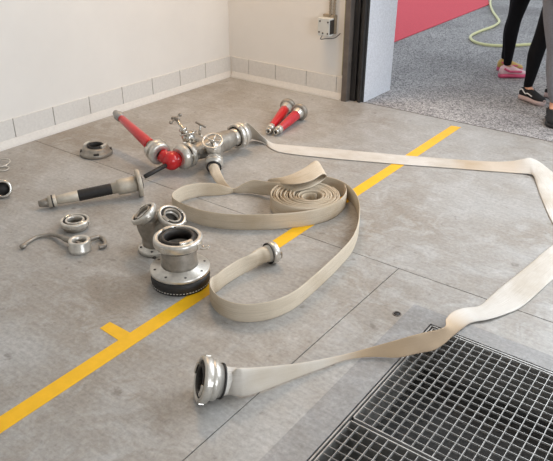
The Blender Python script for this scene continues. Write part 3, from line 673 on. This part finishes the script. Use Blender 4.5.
# ------------------------------------------------------------------ people
def skinmesh(name, chains, m, parent, sub=2, root=0):
    """chains: lists of (xyz, radius) sharing vertices when equal"""
    bm = bmesh.new(); idx = {}; rads = []; vs_ = []
    def V(p, r_):
        k = tuple(round(c, 4) for c in p)
        if k not in idx: idx[k] = len(vs_); vs_.append(bm.verts.new(p)); rads.append(r_)
        return vs_[idx[k]]
    for ch in chains:
        pv = None
        for p, r_ in ch:
            v = V(p, r_)
            if pv is not None and pv is not v and not bm.edges.get((pv, v)): bm.edges.new((pv, v))
            pv = v
    me = bpy.data.meshes.new(name); bm.to_mesh(me); bm.free()
    o = bpy.data.objects.new(name, me); COL.objects.link(o)
    md = o.modifiers.new('skin', 'SKIN'); md.use_smooth_shade = True
    if not me.skin_vertices: me.attributes  # layer appears with the modifier below
    sl = me.skin_vertices[0].data if me.skin_vertices else None
    if sl is None:
        bpy.context.view_layer.objects.active = o; bpy.ops.mesh.customdata_skin_add(); sl = me.skin_vertices[0].data
    for i, r_ in enumerate(rads):
        sl[i].radius = (r_, r_) if not isinstance(r_, tuple) else r_
        sl[i].use_root = (i == root)
    sb = o.modifiers.new('sub', 'SUBSURF'); sb.levels = sub; sb.render_levels = sub
    bpy.context.view_layer.update()
    ev = o.evaluated_get(bpy.context.evaluated_depsgraph_get()); nm = bpy.data.meshes.new_from_object(ev)
    o.modifiers.clear(); o.data = nm; nm.materials.clear(); nm.materials.append(m)
    for p_ in nm.polygons: p_.use_smooth = True
    o.parent = parent; return o
def shoe(parent, heel, toe, style, I):
    """heel, toe: ground points"""
    d = (toe - heel); Ls = d.length; mx = I @ (Matrix.Translation(heel) @ Matrix.Rotation(math.atan2(d.y, d.x), 4, 'Z'))
    up, sole = style['upper'], style['sole']
    st = [0, .05, .15, .3, .45, .6, .75, .88, .96, 1.0]
    wd = [.022, .033, .038, .036, .037, .044, .048, .043, .030, .014]
    ht = [.066, .085, .098, .096, .090, .072, .056, .047, .040, .030]
    def loft(m, z0, hts, wsc, k=14):
        v = []; fs = []
        for i, x in enumerate(st):
            for q in range(k):
                a = 2 * math.pi * q / k; c_, s_ = math.cos(a), math.sin(a)
                zz = z0 + (hts[i] - z0) * (.5 + .5 * math.copysign(abs(s_) ** .7, s_)); y_ = wd[i] * wsc * math.copysign(abs(c_) ** .75, c_) * (1 - .35 * max(0, s_) ** 2 * (1 if hts is ht else 0))
                v.append((x * Ls, y_, zz))
        n = len(st)
        for i in range(n - 1):
            for q in range(k): fs.append((i * k + q, i * k + (q + 1) % k, (i + 1) * k + (q + 1) % k, (i + 1) * k + q))
        fs += [tuple(range(k))[::-1], tuple((n - 1) * k + q for q in range(k))]; m._add(v, fs, mx)
    s = MB(); loft(s, -.0118, [style['sh']] * len(st), 1.10); root = None
    u = MB(); loft(u, style['sh'] * .5, ht, 1.0); so = u.build('shoe', up, parent); s.build('sole', sole, so)
    for sd in (1, -1):
        q = MB(); pts = [Vector((x * Ls, sd * (w_ + .002), z)) for x, w_, z in style['stripe']]
        q.tube([mx @ p_ for p_ in pts], style['sw'], 6); q.build('side_stripe', style['mark'], so)
    l = MB()
    for i in range(4):
        x = (.36 + .08 * i) * Ls; z = .097 - .0105 * i
        l.tube([mx @ Vector((x, -.024, z - .012)), mx @ Vector((x, 0, z)), mx @ Vector((x + .004, .024, z - .012))], .0035, 6)
    l.build('laces', style['lace'], so)
    return so
OLD = dict(upper=M['blackshoe'], sole=M['solepink'], sh=.034, mark=M['white'], lace=M['white'], sw=.0045, stripe=[(.02, .024, .06), (.16, .036, .078), (.3, .034, .052), (.42, .037, .058), (.62, .043, .048)])
PNK = dict(upper=M['palepink'], sole=M['pink'], sh=.026, mark=M['pink'], lace=M['white'], sw=.010, stripe=[(.1, .034, .072), (.3, .036, .048), (.45, .037, .046), (.75, .043, .044)])
MUS = dict(upper=M['mustard'], sole=M['pink'], sh=.026, mark=M['pink'], lace=M['white'], sw=.006, stripe=[(.1, .034, .072), (.3, .036, .048), (.45, .037, .046), (.75, .043, .044)])
DRK = dict(upper=M['blackshoe'], sole=M['rubber'], sh=.024, mark=M['blackshoe'], lace=M['blackshoe'], sw=.004, stripe=[(.1, .034, .072), (.3, .036, .048), (.45, .037, .046), (.75, .043, .044)])
def person(label, feet, knees, pelvis, face, legm, shirtm, styles, ankle=.13):
    """feet: two (heel, toe); knees: two points; pelvis point; face: horizontal facing"""
    pelvis = Vector(pelvis); fw = Vector((*face, 0)).normalized(); lf = Vector((-fw.y, fw.x, 0))
    t = thing('person', label, 'person', (pelvis.x, pelvis.y, 0)); I = loc_inv(t); T = lambda v: tuple(I @ Vector(v))
    neck = pelvis + Vector((0, 0, .52)); head = pelvis + Vector((0, 0, .66)) + fw * .02
    body = []; legs = []; top = []
    body.append([(T(pelvis), .10), (T(pelvis + Vector((0, 0, .18))), .095), (T(pelvis + Vector((0, 0, .38))), .115), (T(neck - Vector((0, 0, .04))), .055), (T(neck + Vector((0, 0, .05))), .045)])
    top.append([(T(pelvis + Vector((0, 0, .02))), .125), (T(pelvis + Vector((0, 0, .18))), .115), (T(pelvis + Vector((0, 0, .38))), .135), (T(neck - Vector((0, 0, .05))), .075)])
    for s, (hl_, to_), kn in zip((1, -1), feet, knees):
        hip = pelvis + lf * .085 * s - Vector((0, 0, .06)); an_ = Vector(hl_) + (Vector(to_) - Vector(hl_)) * .24; an_.z = .09
        kn = Vector(kn); calf = kn.lerp(an_, .35) - fw * .012; lo = kn.lerp(an_, .8)
        toe_ = Vector(hl_).lerp(Vector(to_), .7); toe_.z = .03
        body.append([(T(pelvis), .10), (T(hip), .07), (T(kn), .045), (T(calf), .046), (T(an_ + Vector((0, 0, .04))), .030), (T(an_), .030), (T(toe_), .022)])
        legs.append([(T(pelvis), .13), (T(hip), .092), (T(hip.lerp(kn, .5)), .080), (T(kn), .060), (T(calf), .063), (T(lo), .041), (T(an_ + Vector((0, 0, ankle - .09))), .038), (T(an_ + Vector((0, 0, ankle - .125))), .035)])
        sh = neck + lf * .17 * s - Vector((0, 0, .06)); el = sh + lf * .07 * s - Vector((0, 0, .28)) - fw * .02; wr = el + Vector((0, 0, .05)) + fw * .2; pa = wr + Vector((0, 0, .02)) + fw * .06
        ch_ = pelvis + Vector((0, 0, .38))
        body.append([(T(ch_), .115), (T(sh), .045), (T(el), .036), (T(wr), .024), (T(pa), .026)])
        for k in range(4):
            b0 = pa + fw * (.012 * (k - 1.5)) - Vector((0, 0, .02)); ln = (.06, .07, .066, .05)[k]
            body.append([(T(pa), .026), (T(b0), .011), (T(b0 - Vector((0, 0, ln * .6))), .009), (T(b0 - Vector((0, 0, ln)) - lf * s * .015), .007)])
        th_ = wr.lerp(pa, .4) + fw * .03; body.append([(T(wr), .024), (T(th_), .011), (T(th_ - Vector((0, 0, .03)) + fw * .01), .009)])
        top.append([(T(ch_), .135), (T(sh), .062), (T(sh.lerp(el, .75)), .052)])
    b = skinmesh('body', body, M['skin'], t, 2)
    # head joins the body mesh
    hb_ = bmesh.new(); hb_.from_mesh(b.data); hx = I @ (Matrix.Translation(head) @ Matrix((fw, lf, Vector((0, 0, 1)))).transposed().to_4x4())
    k = MB(); k.bm.free(); k.bm = hb_
    k.sphere((0, 0, 0), .105, (.92, .74, 1.12), hx, 24, 18); k.sphere((.095, 0, -.012), .016, (1.1, .8, 1.5), hx, 10, 8)
    k.sphere((.04, 0, -.075), .05, (.95, .9, .8), hx, 14, 10)
    for s in (1, -1): k.sphere((0, .078 * s, -.01), .025, (.7, .35, 1.2), hx, 10, 8)
    k.sphere((.088, 0, -.055), .013, (.5, 1.9, .6), hx, 10, 8)
    hb_.to_mesh(b.data); hb_.free()
    e = MB()
    for s in (1, -1): e.sphere((.088, .032 * s, .008), .010, (.5, 1.2, .8), hx, 10, 8)
    e.build('eyes', M['blackshoe'], t)
    h = MB(); h.sphere((-.022, 0, .03), .112, (.95, .84, 1.04), hx, 20, 14); h.sphere((-.075, 0, -.08), .065, (.7, 1, 1.7), hx, 14, 10); h.build('hair', M['hair'], t)
    lg = skinmesh('leggings', legs, legm, t, 2); skinmesh('top', top, shirtm, t, 2)
    for (hl_, to_), stl in zip(feet, styles): shoe(t, Vector(hl_), Vector(to_), stl, I)
    return t
G0 = lambda x, y: Vector((at(x, y, 0).x, at(x, y, 0).y, 0))
gr = Vector((.80, .6, 0)); gc = Vector((.6, -.8, 0))
h1 = G0(499, 76); h1b = G0(497, 69)
person('person in black leggings wearing pink and mustard sneakers, standing nearest the red carpet',
       [(h1b, h1b + gr * .22 + gc * .02), (h1, h1 + gr * .235 - gc * .02)],
       [(-1.86, 5.93, .48), (-1.80, 5.75, .48)], (-1.80, 5.86, .88), (.85, .5), M['legging'], M['shirt'], [MUS, PNK], .12)
h2 = G0(520, 97); h2b = G0(544.5, 95)
person('person in black leggings and black canvas shoes with white side stripes',
       [(h2b, h2b + gr * .18 + gc * .12), (h2, h2 + gr * .115 + gc * .20)],
       [(-1.27, 5.37, .48), (-1.39, 5.14, .48)], (-1.32, 5.26, .88), (.9, -.1), M['legging'], M['shirt'], [OLD, OLD], .12)
h3 = G0(550, 117)
h3b = h3 + gr * .24
person('person in grey leggings and dark shoes cut off by the right edge of the picture',
       [(h3b, h3b + gc * .235 - gr * .02), (h3, h3 + gc * .22 - gr * .06)],
       [(-.97, 4.90, .48), (-1.185, 4.78, .48)], (-1.17, 4.76, .90), (.55, -.85), M['greypant'], M['shirt'], [DRK, DRK], .15)
